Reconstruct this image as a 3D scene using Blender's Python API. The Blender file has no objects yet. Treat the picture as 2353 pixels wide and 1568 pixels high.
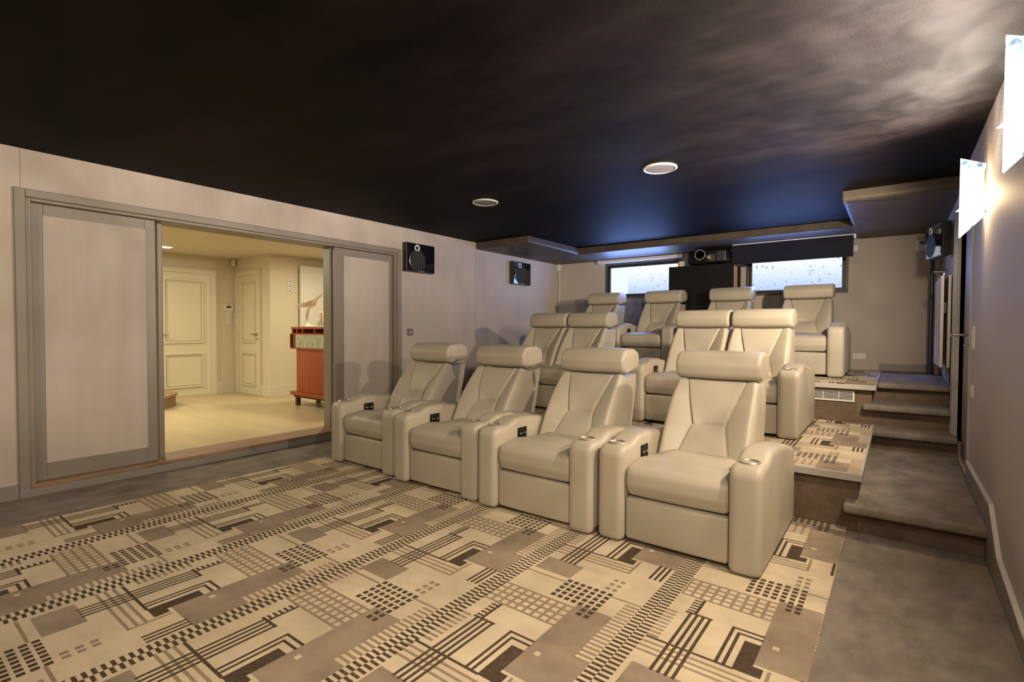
import bpy, bmesh, math, random
from mathutils import Vector, Matrix
random.seed(7)
S = bpy.context.scene
C = S.collection
PI = math.pi

# ------------------------------------------------------------------ materials
def mat(name, col, rough=0.6, metal=0.0, spec=0.5, noise=None, bump=None, coat=0.0):
    """procedural principled; noise=(scale, amount, detail, stretch) varies the colour, bump=(scale,strength)"""
    m = bpy.data.materials.new(name); m.use_nodes = True
    nt = m.node_tree; b = nt.nodes['Principled BSDF']
    b.inputs['Base Color'].default_value = (*col, 1)
    b.inputs['Roughness'].default_value = rough
    b.inputs['Metallic'].default_value = metal
    b.inputs['Specular IOR Level'].default_value = spec
    b.inputs['Coat Weight'].default_value = coat
    tc = nt.nodes.new('ShaderNodeTexCoord')
    if noise:
        sc, amt, det, st = noise
        mp = nt.nodes.new('ShaderNodeMapping'); mp.inputs['Scale'].default_value = st
        nz = nt.nodes.new('ShaderNodeTexNoise'); nz.inputs['Scale'].default_value = sc; nz.inputs['Detail'].default_value = det
        nz.inputs['Roughness'].default_value = 0.65
        mx = nt.nodes.new('ShaderNodeMix'); mx.data_type = 'RGBA'
        mr = nt.nodes.new('ShaderNodeMapRange'); mr.inputs['From Min'].default_value = 0.3; mr.inputs['From Max'].default_value = 0.7
        mx.inputs['A'].default_value = (*[c*(1-amt) for c in col], 1)
        mx.inputs['B'].default_value = (*[min(1, c*(1+amt)) for c in col], 1)
        nt.links.new(tc.outputs['Object'], mp.inputs['Vector']); nt.links.new(mp.outputs['Vector'], nz.inputs['Vector'])
        nt.links.new(nz.outputs['Fac'], mr.inputs['Value']); nt.links.new(mr.outputs['Result'], mx.inputs['Factor'])
        nt.links.new(mx.outputs['Result'], b.inputs['Base Color'])
    if bump:
        n2 = nt.nodes.new('ShaderNodeTexNoise'); n2.inputs['Scale'].default_value = bump[0]; n2.inputs['Detail'].default_value = 3
        bp = nt.nodes.new('ShaderNodeBump'); bp.inputs['Strength'].default_value = bump[1]; bp.inputs['Distance'].default_value = 0.01
        nt.links.new(tc.outputs['Object'], n2.inputs['Vector'])
        nt.links.new(n2.outputs['Fac'], bp.inputs['Height']); nt.links.new(bp.outputs['Normal'], b.inputs['Normal'])
    return m

def emis(name, col, strength):
    m = bpy.data.materials.new(name); m.use_nodes = True
    nt = m.node_tree; nt.nodes.remove(nt.nodes['Principled BSDF'])
    e = nt.nodes.new('ShaderNodeEmission'); e.inputs['Color'].default_value = (*col, 1); e.inputs['Strength'].default_value = strength
    nt.links.new(e.outputs[0], nt.nodes['Material Output'].inputs['Surface'])
    return m

M = {}
M['leather'] = mat('leather', (.43, .383, .305), .48, noise=(2.2, .07, 4, (1, 1, 1)), bump=(260, .10))
M['seam'] = mat('leather_seam', (.30, .25, .19), .6)
M['wall_fabric'] = mat('wall_fabric', (.50, .435, .38), .85, spec=.2, noise=(3.0, .05, 5, (1, 2.6, .25)), bump=(420, .12))  # faint upright streaks put the streaky wall light into the colour
M['wall_plaster'] = mat('wall_plaster', (.42, .38, .35), .62, spec=.35, noise=(140, .12, 3, (1, 1, 1)), bump=(170, .45))
M['ceiling'] = mat('ceiling_paint', (.0072, .0054, .0054), .62, spec=.05, noise=(1.5, .6, 8, (.6, 1.6, 1)), bump=(90, .12))
M['soffit'] = mat('soffit_paint', (.075, .058, .044), .5, spec=.35, noise=(5, .3, 5, (1, 1, 1)), bump=(60, .1))
M['carpet'] = mat('carpet_taupe', (.235, .200, .172), .95, spec=.05, noise=(4.5, .30, 8, (1.6, 1, 1)), bump=(380, .5))
M['riser'] = mat('carpet_riser', (.19, .135, .098), .95, spec=.05, noise=(9, .26, 7, (1, 1, 1)), bump=(300, .6))
M['frame'] = mat('grey_paint', (.245, .212, .178), .42, noise=(6, .06, 5, (1, 1, .15)))
M['skirt'] = mat('skirting_paint', (.235, .22, .20), .45)
M['skirt_top'] = mat('skirting_edge', (.55, .54, .52), .4)
M['board_edge'] = mat('board_edge', (.42, .39, .35), .5)
M['oak'] = mat('threshold_oak', (.25, .150, .090), .55, noise=(30, .35, 6, (1, .12, 1)))
M['hall_floor'] = mat('hall_floor', (.50, .40, .25), .38, noise=(3.5, .10, 6, (.25, 1.6, 1)))
M['hall_wall'] = mat('hall_wall', (.66, .59, .47), .6, spec=.3)
M['hall_ceil'] = mat('hall_ceiling', (.66, .60, .46), .7)
M['door_paint'] = mat('door_paint', (.66, .60, .46), .35)
M['white'] = mat('white_plastic', (.74, .71, .66), .4)
M['offwhite'] = mat('offwhite_enamel', (.66, .62, .54), .35)
M['rad_grey'] = mat('radiator_grey', (.30, .27, .25), .4)
M['black'] = mat('black_satin', (.007, .006, .006), .5, spec=.25)
M['black_gloss'] = mat('black_gloss', (.006, .005, .005), .06, coat=.5)
M['cone'] = mat('speaker_cone', (.020, .015, .010), .75)
M['graphite'] = mat('graphite_trim', (.10, .095, .09), .35)
M['spk_body'] = mat('speaker_body', (.030, .027, .025), .35)
M['chrome'] = mat('chrome', (.72, .69, .64), .14, metal=1)
M['polished'] = mat('polished_alloy', (.74, .72, .68), .24, metal=.45)
M['steel'] = mat('brushed_steel', (.60, .55, .46), .32, metal=1)
M['brass'] = mat('nickel', (.50, .42, .32), .28, metal=1)
M['cup'] = mat('cup_liner', (.62, .57, .48), .30, metal=.85)
M['win_frame'] = mat('window_frame', (.020, .018, .020), .35)
M['win_frame_grey'] = mat('window_casing', (.075, .068, .06), .45)
M['blind'] = mat('blind_cloth', (.010, .011, .020), .7, spec=.2)
M['cherry'] = mat('cherry_wood', (.30, .060, .016), .32, noise=(9, .25, 6, (1, 1, .12)))
M['cherry_dark'] = mat('cherry_wood_dark', (.12, .028, .012), .4, noise=(14, .3, 6, (1, 1, 1)))
M['marble'] = mat('green_marble', (.36, .37, .27), .25, noise=(14, .45, 8, (1, 1, .5)))
M['newel'] = mat('newel_wood', (.50, .26, .07), .4)
M['stair_side'] = mat('stair_side', (.27, .17, .10), .6, noise=(14, .2, 6, (1, 1, 1)))
M['stair_tread'] = mat('stair_tread', (.33, .22, .12), .5, noise=(14, .2, 6, (1, 1, 1)))
M['wood_strip'] = mat('pale_wood', (.40, .22, .09), .5)
M['candle'] = mat('candle_wax', (.85, .78, .62), .5)
M['lcd'] = mat('lcd', (.06, .07, .05), .3)
M['dot'] = mat('led_dot', (.9, .88, .8), .3)
M['pipe'] = mat('pipe_paint', (.42, .38, .34), .4)
M['dark_pipe'] = mat('dark_pipe', (.035, .035, .05), .35)
M['glow_ring'] = mat('tweeter_ring', (.9, .86, .75), .25)
M['spk_grille'] = mat('ceiling_grille', (.20, .18, .185), .6)
M['spk_ring'] = mat('ceiling_ring', (.52, .48, .47), .45)
# rug colours
M['rug_cream'] = mat('rug_cream', (.57, .475, .345), .95, spec=.05, noise=(3.5, .16, 8, (1, 1.4, 1)), bump=(420, .4))
M['rug_taupe'] = mat('rug_taupe', (.285, .225, .168), .95, spec=.05, noise=(5, .22, 8, (1, 1, 1)), bump=(420, .4))
M['rug_dark'] = mat('rug_dark', (.085, .060, .042), .95, spec=.05, noise=(60, .25, 4, (1, 1, 1)), bump=(420, .4))
M['rug_tan'] = mat('rug_tan', (.29, .22, .155), .95, spec=.05, noise=(30, .12, 4, (1, 1, 1)), bump=(420, .4))

def glass(name, col=(1, 1, 1), rough=.0):
    m = bpy.data.materials.new(name); m.use_nodes = True
    nt = m.node_tree; nt.nodes.remove(nt.nodes['Principled BSDF'])
    t = nt.nodes.new('ShaderNodeBsdfTransparent'); t.inputs['Color'].default_value = (*col, 1)
    g = nt.nodes.new('ShaderNodeBsdfGlossy'); g.inputs['Roughness'].default_value = .05
    mx = nt.nodes.new('ShaderNodeMixShader'); mx.inputs['Fac'].default_value = .08
    nt.links.new(t.outputs[0], mx.inputs[1]); nt.links.new(g.outputs[0], mx.inputs[2])
    nt.links.new(mx.outputs[0], nt.nodes['Material Output'].inputs['Surface'])
    return m
M['glass'] = glass('clear_glass', (.93, .97, .93))

def sconce_glass(strength):
    """frosted art glass lit by its own bulb: white with cool flecks, lets most light through"""
    m = bpy.data.materials.new('sconce_glass'); m.use_nodes = True
    nt = m.node_tree; nt.nodes.remove(nt.nodes['Principled BSDF'])
    tc = nt.nodes.new('ShaderNodeTexCoord')
    nz = nt.nodes.new('ShaderNodeTexNoise'); nz.inputs['Scale'].default_value = 16; nz.inputs['Detail'].default_value = 3
    # flecks of coloured glass, whitened mid-shade: bulb glare put into the colour
    sp = nt.nodes.new('ShaderNodeSeparateXYZ'); ab = nt.nodes.new('ShaderNodeMath'); ab.operation = 'ABSOLUTE'
    mr = nt.nodes.new('ShaderNodeMapRange'); mr.inputs['From Min'].default_value = .09; mr.inputs['From Max'].default_value = .20
    mr.inputs['To Min'].default_value = .30; mr.inputs['To Max'].default_value = -.07
    ad = nt.nodes.new('ShaderNodeMath'); ad.operation = 'ADD'
    cr = nt.nodes.new('ShaderNodeValToRGB')
    cr.color_ramp.elements[0].position = .38; cr.color_ramp.elements[0].color = (.14, .24, .32, 1)
    cr.color_ramp.elements[1].position = .54; cr.color_ramp.elements[1].color = (.95, 1, .97, 1)
    nt.links.new(tc.outputs['Object'], sp.inputs[0]); nt.links.new(sp.outputs['Z'], ab.inputs[0]); nt.links.new(ab.outputs[0], mr.inputs['Value'])
    nt.links.new(nz.outputs['Fac'], ad.inputs[0]); nt.links.new(mr.outputs['Result'], ad.inputs[1])
    e = nt.nodes.new('ShaderNodeEmission'); e.inputs['Strength'].default_value = strength
    t = nt.nodes.new('ShaderNodeBsdfTransparent'); t.inputs['Color'].default_value = (.97, .98, .97, 1)
    mx = nt.nodes.new('ShaderNodeMixShader'); mx.inputs['Fac'].default_value = .42
    nt.links.new(tc.outputs['Object'], nz.inputs['Vector']); nt.links.new(ad.outputs[0], cr.inputs['Fac'])
    nt.links.new(cr.outputs['Color'], e.inputs['Color'])
    nt.links.new(t.outputs[0], mx.inputs[1]); nt.links.new(e.outputs[0], mx.inputs[2])
    nt.links.new(mx.outputs[0], nt.nodes['Material Output'].inputs['Surface'])
    return m
M['sconce_glass'] = sconce_glass(2.6)

def window_pane():
    """daylit light-well seen through dirty frosted glass: emits, whiter towards the sky, dirt specks"""
    m = bpy.data.materials.new('daylit_frosted_pane'); m.use_nodes = True
    nt = m.node_tree; nt.nodes.remove(nt.nodes['Principled BSDF'])
    tc = nt.nodes.new('ShaderNodeTexCoord')
    sp = nt.nodes.new('ShaderNodeSeparateXYZ'); nt.links.new(tc.outputs['Generated'], sp.inputs[0])
    sky = nt.nodes.new('ShaderNodeValToRGB'); nt.links.new(sp.outputs['Z'], sky.inputs['Fac'])
    sky.color_ramp.elements[0].position = .05; sky.color_ramp.elements[0].color = (.50, .64, .92, 1)
    sky.color_ramp.elements[1].position = .85; sky.color_ramp.elements[1].color = (.92, .97, 1.0, 1)
    prev = sky.outputs['Color']
    for sc, lo, hi in ((30, .295, .325), (75, .295, .32)):
        nz = nt.nodes.new('ShaderNodeTexNoise'); nz.inputs['Scale'].default_value = sc; nz.inputs['Detail'].default_value = 2
        mr = nt.nodes.new('ShaderNodeMapRange'); mr.inputs['From Min'].default_value = lo; mr.inputs['From Max'].default_value = hi
        mx = nt.nodes.new('ShaderNodeMix'); mx.data_type = 'RGBA'; mx.inputs['A'].default_value = (.22, .28, .30, 1)
        nt.links.new(tc.outputs['Object'], nz.inputs['Vector']); nt.links.new(nz.outputs['Fac'], mr.inputs['Value'])
        nt.links.new(mr.outputs['Result'], mx.inputs['Factor']); nt.links.new(prev, mx.inputs['B']); prev = mx.outputs['Result']
    e = nt.nodes.new('ShaderNodeEmission'); e.inputs['Strength'].default_value = 1.12
    nt.links.new(prev, e.inputs['Color'])
    nt.links.new(e.outputs[0], nt.nodes['Material Output'].inputs['Surface'])
    return m
M['pane'] = window_pane()
M['pane_bright'] = emis('daylit_reveal', (.78, .88, 1.0), 1.15)

# ------------------------------------------------------------------ mesh helpers
def link(name, bm, m, parent=None, smooth=False, loc=None):
    me = bpy.data.meshes.new(name)
    bmesh.ops.recalc_face_normals(bm, faces=bm.faces)
    if smooth:
        for f in bm.faces: f.smooth = True
    bm.to_mesh(me); bm.free()
    for mm in (m if isinstance(m, (list, tuple)) else [m]): me.materials.append(mm)
    o = bpy.data.objects.new(name, me); C.objects.link(o)
    if parent: o.parent = parent
    if loc: o.location = loc
    if smooth:
        try: me.set_sharp_from_angle(angle=math.radians(38))
        except Exception: pass
    return o

def B(): return bmesh.new()

def box(bm, x0, x1, y0, y1, z0, z1, bev=0.0, seg=2):
    vs = [bm.verts.new(p) for p in ((x0,y0,z0),(x1,y0,z0),(x1,y1,z0),(x0,y1,z0),(x0,y0,z1),(x1,y0,z1),(x1,y1,z1),(x0,y1,z1))]
    fs = [bm.faces.new([vs[i] for i in q]) for q in ((0,3,2,1),(4,5,6,7),(0,1,5,4),(1,2,6,5),(2,3,7,6),(3,0,4,7))]
    if bev:
        es = list({e for f in fs for e in f.edges})
        bmesh.ops.bevel(bm, geom=es, offset=bev, segments=seg, profile=.5, affect='EDGES')
    return bm

def bx(*a, **k): return box(B(), *a, **k)

def cyl(bm, p0, p1, r0, r1=None, n=24, caps=True):
    r1 = r0 if r1 is None else r1
    p0, p1 = Vector(p0), Vector(p1); d = (p1-p0).normalized()
    a = d.orthogonal().normalized(); b = d.cross(a)
    A = [bm.verts.new(p0 + r0*(math.cos(t)*a + math.sin(t)*b)) for t in [2*PI*i/n for i in range(n)]]
    Bv = [bm.verts.new(p1 + r1*(math.cos(t)*a + math.sin(t)*b)) for t in [2*PI*i/n for i in range(n)]]
    for i in range(n): bm.faces.new((A[i], A[(i+1) % n], Bv[(i+1) % n], Bv[i]))
    if caps: bm.faces.new(A[::-1]); bm.faces.new(Bv)
    return bm

def tube(bm, pts, radii, n=12):
    pts = [Vector(p) for p in pts]
    if not isinstance(radii, (list, tuple)): radii = [radii]*len(pts)
    rings = []; up = None
    for i, p in enumerate(pts):
        d = (pts[min(i+1, len(pts)-1)] - pts[max(i-1, 0)]).normalized()
        a = d.orthogonal().normalized() if up is None else (up - d*up.dot(d)).normalized()
        up = a; b = d.cross(a)
        rings.append([bm.verts.new(p + radii[i]*(math.cos(2*PI*k/n)*a + math.sin(2*PI*k/n)*b)) for k in range(n)])
    for i in range(len(rings)-1):
        for k in range(n): bm.faces.new((rings[i][k], rings[i][(k+1) % n], rings[i+1][(k+1) % n], rings[i+1][k]))
    bm.faces.new(rings[0][::-1]); bm.faces.new(rings[-1])
    return bm

def lathe(bm, prof, axis='z', c=(0, 0, 0), n=40):
    """prof: (radius, height) pairs, revolved about an axis through c"""
    c = Vector(c); rings = []
    def P(r, h, t):
        x, y = r*math.cos(t), r*math.sin(t)
        return c + (Vector((x, y, h)) if axis == 'z' else Vector((h, x, y)) if axis == 'x' else Vector((x, h, y)))
    for r, h in prof:
        rings.append([bm.verts.new(P(max(r, 1e-5), h, 2*PI*k/n)) for k in range(n)])
    for i in range(len(rings)-1):
        for k in range(n): bm.faces.new((rings[i][k], rings[i][(k+1) % n], rings[i+1][(k+1) % n], rings[i+1][k]))
    bm.faces.new(rings[0][::-1]); bm.faces.new(rings[-1])
    return bm

def roundpoly(pts, seg=6):
    """pts: (a, b, radius); returns a polygon with rounded corners"""
    out = []; n = len(pts)
    for i in range(n):
        p = Vector(pts[i][:2]); r = pts[i][2]
        a = Vector(pts[i-1][:2]); c = Vector(pts[(i+1) % n][:2])
        u = (a-p).normalized(); v = (c-p).normalized()
        if r <= 0: out.append(p); continue
        ang = u.angle(v); t = min(r/math.tan(ang/2), (a-p).length*.49, (c-p).length*.49)
        q0, q1 = p+u*t, p+v*t
        for k in range(seg+1):
            s = k/seg
            out.append((1-s)**2*q0 + 2*s*(1-s)*p + s*s*q1)
    # densify long runs
    res = []
    for i in range(len(out)):
        a, b = out[i], out[(i+1) % len(out)]
        res.append(a); L = (b-a).length
        k = int(L/.05)
        for j in range(1, k): res.append(a.lerp(b, j/k))
    return res

def inset(poly, d):
    n = len(poly); area = sum(poly[i].x*poly[(i+1) % n].y - poly[(i+1) % n].x*poly[i].y for i in range(n))
    s = 1 if area > 0 else -1
    out = []
    for i in range(n):
        t = (poly[(i+1) % n] - poly[i-1]).normalized()
        out.append(poly[i] + Vector((-t.y, t.x))*d*s)
    return out

def prism(poly, w, r=.03, crown=0.0, axis='x', nr=4, nm=6):
    """rounded prism: polygon (in y,z) swept along x, width w centred on 0; ends rounded with radius r"""
    bm = B(); lay = []
    xs = []
    for k in range(nr+1):
        a = PI/2*k/nr; xs.append((-w/2 + r*(1-math.cos(a)), r*(1-math.sin(a))))
    for k in range(1, nm): 
        x = -w/2 + r + (w-2*r)*k/nm; xs.append((x, 0))
    for k in range(nr, -1, -1):
        a = PI/2*k/nr; xs.append((w/2 - r*(1-math.cos(a)), r*(1-math.sin(a))))
    for x, d in xs:
        d2 = d - crown*(1-(2*x/w)**2)
        P = inset(poly, d2) if abs(d2) > 1e-6 else poly
        lay.append([bm.verts.new((x, p.x, p.y)) for p in P])
    n = len(poly)
    for i in range(len(lay)-1):
        for k in range(n): bm.faces.new((lay[i][k], lay[i][(k+1) % n], lay[i+1][(k+1) % n], lay[i+1][k]))
    bm.faces.new(lay[0][::-1]); bm.faces.new(lay[-1])
    return bm

def extrude_poly(bm, poly3, vec):
    """solid from a planar polygon and an extrusion vector"""
    v = Vector(vec)
    A = [bm.verts.new(p) for p in poly3]; Bv = [bm.verts.new(Vector(p)+v) for p in poly3]
    n = len(A)
    for i in range(n): bm.faces.new((A[i], A[(i+1) % n], Bv[(i+1) % n], Bv[i]))
    bm.faces.new(A[::-1]); bm.faces.new(Bv)
    return bm

def shift(bm, v):
    bmesh.ops.translate(bm, vec=Vector(v), verts=bm.verts); return bm

def thing(name, label, cat, loc=(0, 0, 0), rz=0.0, group=None):
    o = bpy.data.objects.new(name, None); C.objects.link(o)
    o.location = loc; o.rotation_euler = (0, 0, rz); o.empty_display_size = .1
    o['label'] = label; o['category'] = cat
    if group: o['group'] = group
    return o

def tag(o, label, cat, group=None, kind=None):
    o['label'] = label; o['category'] = cat
    if group: o['group'] = group
    if kind: o['kind'] = kind
    return o

def struct(name, bm, m, label=None, smooth=False):
    o = link(name, bm, m, smooth=smooth); o['kind'] = 'structure'
    if label: o['label'] = label
    o['category'] = name.split('_')[0]
    return o

def dup(root, loc, label, group=None, rz=None):
    r = root.copy(); C.objects.link(r); r.location = loc; r['label'] = label
    if rz is not None: r.rotation_euler = (0, 0, rz)
    if group: r['group'] = group
    for ch in list(root.children):
        c = ch.copy(); C.objects.link(c); c.parent = r
        for g in list(ch.children):
            d = g.copy(); C.objects.link(d); d.parent = c
    return r

# ------------------------------------------------------------------ camera
FPX, YAW, PIT, ROL, H = 1164.8, 0.64939, 0.024368, 0.00359, 1.2
cy, sy = math.cos(YAW), math.sin(YAW)
fw, rt, up = Vector((-sy, cy, 0)), Vector((cy, sy, 0)), Vector((0, 0, 1))
fw2 = fw*math.cos(PIT) - up*math.sin(PIT); up2 = up*math.cos(PIT) + fw*math.sin(PIT)
cr = rt*math.cos(ROL) + up2*math.sin(ROL); cu = up2*math.cos(ROL) - rt*math.sin(ROL)
cam = bpy.data.cameras.new('camera'); co = bpy.data.objects.new('camera', cam); C.objects.link(co)
cam.sensor_fit = 'HORIZONTAL'; cam.sensor_width = 36; cam.lens = FPX/2353*36; cam.clip_start = .02
mw = Matrix((cr, cu, -fw2)).transposed().to_4x4(); mw.translation = Vector((0, 0, H)); co.matrix_world = mw
S.camera = co

# ------------------------------------------------------------------ room shell
XL, XR, YB, YF = -4.86, .40, 7.75, -2.4
ZC, ZS = 2.44, 2.345
P1, P2 = .345, .70
struct('floor', bx(XL-.1, XR+.1, YF-.1, 3.70, -.1, 0), M['carpet'])
struct('ceiling', bx(XL-.1, XR+.1, YF-.1, YB+.2, ZC, ZC+.1), M['ceiling'])
# lowered ceiling border round the tray above the rear rows (three runs, edges rounded)
def soffit():
    bm = B()
    def run(poly, r=.035, dz=0):
        A = roundpoly([(x, y, rr) for x, y, rr in poly], 5)
        lay = []
        rg = [(ZC+.03, 0)] + [(ZS+r-r*math.sin(q), r-r*math.cos(q)) for q in [k*PI/12 for k in range(7)]]
        for z, d in rg:
            P = inset(A, d) if d else A
            lay.append([bm.verts.new((p.x, p.y, z+dz)) for p in P])
        n = len(A)
        for i in range(len(rg)-1):
            for k in range(n): bm.faces.new((lay[i][k], lay[i][(k+1) % n], lay[i+1][(k+1) % n], lay[i+1][k]))
        bm.faces.new(lay[-1])
    run([(XL-.05, 5.53, 0), (-3.93, 5.53, .02), (-3.93, YB+.05, 0), (XL-.05, YB+.05, 0)], .035)
    run([(-.415, 5.43, .02), (XR+.05, 5.43, 0), (XR+.05, YB+.05, 0), (-.415, YB+.05, 0)], .035)
    run([(-4.0, 6.86, 0), (-.35, 6.86, 0), (-.35, YB+.05, 0), (-4.0, YB+.05, 0)], .035, .004)
    return bm
tr = struct('trim_1', soffit(), M['soffit'], 'dark lowered ceiling border around the rear tray')
for f in tr.data.polygons:
    if abs(f.normal.z) > .98: f.use_smooth = False

# left wall with the wide door opening
OY0, OY1, OZ = .76, 4.09, 2.125
bm = B()
T = .30
box(bm, XL-T, XL, YF-.1, OY0, -.1, ZC); box(bm, XL-T, XL, OY1, YB+.1, -.1, ZC); box(bm, XL-T, XL, OY0, OY1, OZ, ZC)
wl = struct('wall_left', bm, M['wall_fabric'])
# upholstery seams of the wall fabric: thin proud battens
bm = B()
for y in (.755, 5.52):
    box(bm, XL, XL+.002, y-.0015, y+.0015, 2.17 if y < 1 else 0.35, ZC)
struct('trim_2', bm, M['seam'], 'thin seams of the fabric wall covering')
# back wall with two window holes
W1 = (-3.91, -2.62, 1.70, 2.29); W2 = (-1.715, -.505, 1.675, 2.29)
bm = B()
xs = [XL-.1, W1[0], W1[1], W2[0], W2[1], XR+.3]
box(bm, xs[0], xs[1], YB, YB+.25, -.1, ZC); box(bm, xs[2], xs[3], YB, YB+.25, -.1, ZC); box(bm, xs[4], xs[5], YB, YB+.25, -.1, ZC)
for w in (W1, W2):
    box(bm, w[0], w[1], YB, YB+.25, -.1, w[2]); box(bm, w[0], w[1], YB, YB+.25, w[3], ZC)
struct('wall_back', bm, M['wall_fabric'])
struct('wall_front', bx(XL-.1, XR+.1, YF-.15, YF, -.1, ZC), M['wall_fabric'])
# right wall with a recessed door
DY0, DY1, DZ0, DZ1 = 4.60, 5.42, .18, 2.12
bm = B()
box(bm, XR, XR+.3, YF-.1, DY0, -.1, ZC); box(bm, XR, XR+.3, DY1, YB+.1, -.1, ZC); box(bm, XR, XR+.3, DY0, DY1, DZ1, ZC); box(bm, XR, XR+.3, DY0, DY1, -.1, DZ0)
struct('wall_right', bm, M['wall_plaster'])

# windows: dark frames with daylit frosted panes
def window(n, w, fr, label):
    x0, x1, z0, z1 = w
    t = thing('window_%d' % n, label, 'window', (x0, YB, z0)); t['kind'] = 'structure'
    W, Hh = x1-x0, z1-z0
    bm = B()
    for a in ((0, W, 0, .035), (0, W, Hh-.035, Hh), (0, .035, .035, Hh-.035), (W-.035, W, .035, Hh-.035)):
        box(bm, a[0], a[1], -.012, .05, a[2], a[3], .003)
    link('casing', bm, M['win_frame_grey'], t)
    bm = B(); f = fr
    for a in ((.035, W-.035, .035, f), (.035, W-.035, Hh-f, Hh-.035), (.035, f, f, Hh-f), (W-f, W-.035, f, Hh-f)):
        box(bm, a[0], a[1], .005, .065, a[2], a[3], .004)
    link('window_frame', bm, M['win_frame'], t)
    link('pane', bx(f, W-f, .045, .055, f, Hh-f), M['pane'], t)
    return t
w1 = window(1, W1, .075, 'left rear window with black frame and speckled bright pane')
link('bright_reveal', bx(.08, .38, .036, .044, .08, W1[3]-W1[2]-.08), M['pane_bright'], w1)
w2 = window(2, W2, .07, 'right rear window with black frame under dark blind')

# ------------------------------------------------------------------ platforms and steps
SX = -.17                      # side of the seating platforms
bm = B()
box(bm, XL, SX, 3.66, 5.70, 0, P1-.045)
struct('floor_middle', bm, M['riser'], 'brown carpeted platform under the middle row')
bm = B()
box(bm, XL, SX, 5.62, YB, 0, P2-.045)
struct('floor_upper', bm, M['riser'], 'brown carpeted platform under the back row')

def step(name, x0, x1, y0, y1, z0, z1, ov, left=0.0, label=None):
    """carpeted step: riser body plus a tread with a rounded overhanging nosing"""
    bm = B()
    box(bm, SX, x1, y0+ov, y1, z0, z1-.05)
    o = struct(name, bm, M['riser'], label)
    prof = roundpoly([(y0, z1-.055, .02), (y0, z1, .028), (y1, z1, 0), (y1, z1-.055, 0)], 6)
    t = prism(prof, x1-x0, .015)
    shift(t, ((x0+x1)/2, 0, 0))
    link('tread', t, M['carpet'], o, smooth=True)
    return o
step('floor_landing', -.235, XR, 3.52, 5.42, 0, .182, .11, label='first carpeted step and landing beside the seats')
step('floor_step', -.165, XR, 5.29, 5.70, .10, .345, .06, label='second carpeted step of the aisle')
step('floor_step', -.235, XR, 5.55, 6.02, .25, .53, .07, label='third carpeted step of the aisle')
step('floor_step', -.137, XR, 5.92, YB, .40, .70, .06, label='top carpeted step and aisle to the back wall')

# ------------------------------------------------------------------ patterned carpets
U, V = .69, 1.092
def tile_rects():
    R = []
    def r(u0, u1, v0, v1, c): R.append((u0, u1, v0, v1, c))
    t = .0062
    # taupe fields
    r(-.05, .18, -.147, .382, 'T'); r(-.40, -.195, .56, .70, 'T')
    # light bars over and beside the taupe (left of the zig-zag)
    r(.116, .18, .06, .50, 'C')
    k = .06
    while k < .50: r(.116, .18, k, k+.0136, 'N'); k += .0272
    k = .36
    while k < .60: r(.27, .317, k, k+.0136, 'N'); k += .0272
    # zig-zag double column of bars
    n = int(round(V/.0273))
    for i in range(n):
        v = -.5 + i*V/n
        r(.181, .2255, v, v+V/n/2, 'D'); r(.2255, .27, v+V/n/2, v+V/n, 'D')
    # cream square
    r(-.0115, .0115, -.0115, .0115, 'C')
    # tan lines running across, crossing the four dark ones
    for v in (-.250, -.281, -.312): r(-.43+.0, .012, v-t, v+t, 'N')
    r(.001, .013, -.318, -.16, 'N')
    # dark L
    r(-.105, -.047, -.218, -.016, 'D'); r(-.05, -.012, -.218, -.161, 'D')
    # nested frame
    r(-.160-t, -.160+t, -.212, .056, 'D'); r(-.160, -.046, .050-t, .050+t, 'D')
    r(-.134-t, -.134+t, -.212, .026, 'D'); r(-.134, -.046, .020-t, .020+t, 'D')
    # cross bar
    r(-.42, -.10, -.2165-t, -.2165+t, 'D')
    # four long dark lines with cap
    for u in (-.330, -.304, -.278, -.252): r(u-t, u+t, -.40, .050, 'D')
    r(-.352, -.242, .042, .055, 'D')
    # comb
    r(-.318, -.306, .055, .182, 'D')
    for i in range(6): r(-.350, -.312, .062+i*.0235, .062+i*.0235+.0115, 'D')
    # grid block
    r(-.42, -.044, .182, .356, 'N')
    for i in range(9):
        for j in range(4):
            r(-.409+i*.0412, -.409+i*.0412+.0275, .194+j*.0405, .194+j*.0405+.027, 'C')
    # dark dots
    for i in range(7):
        for j in range(7):
            if j >= 5 and i < 5: continue
            u, v = -.192+i*.0345, .528-j*.0365
            r(u, u+.0225, v, v+.0245, 'D')
    r(-.022, .03, .30, .345, 'T') if False else None
    # tan dots
    for i in range(2):
        for j in range(3): r(-.019+i*.034, -.019+i*.034+.022, .575+j*.044, .575+j*.044+.026, 'N')
    # three dark bars
    for u in (.108, .133, .158): r(u-t, u+t, -.300, -.140, 'D')
    # thin tan lines
    r(-.42, -.195, .514, .526, 'N'); r(.034, .18, .523, .535, 'N')
    return R
RECTS = tile_rects()
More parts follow.
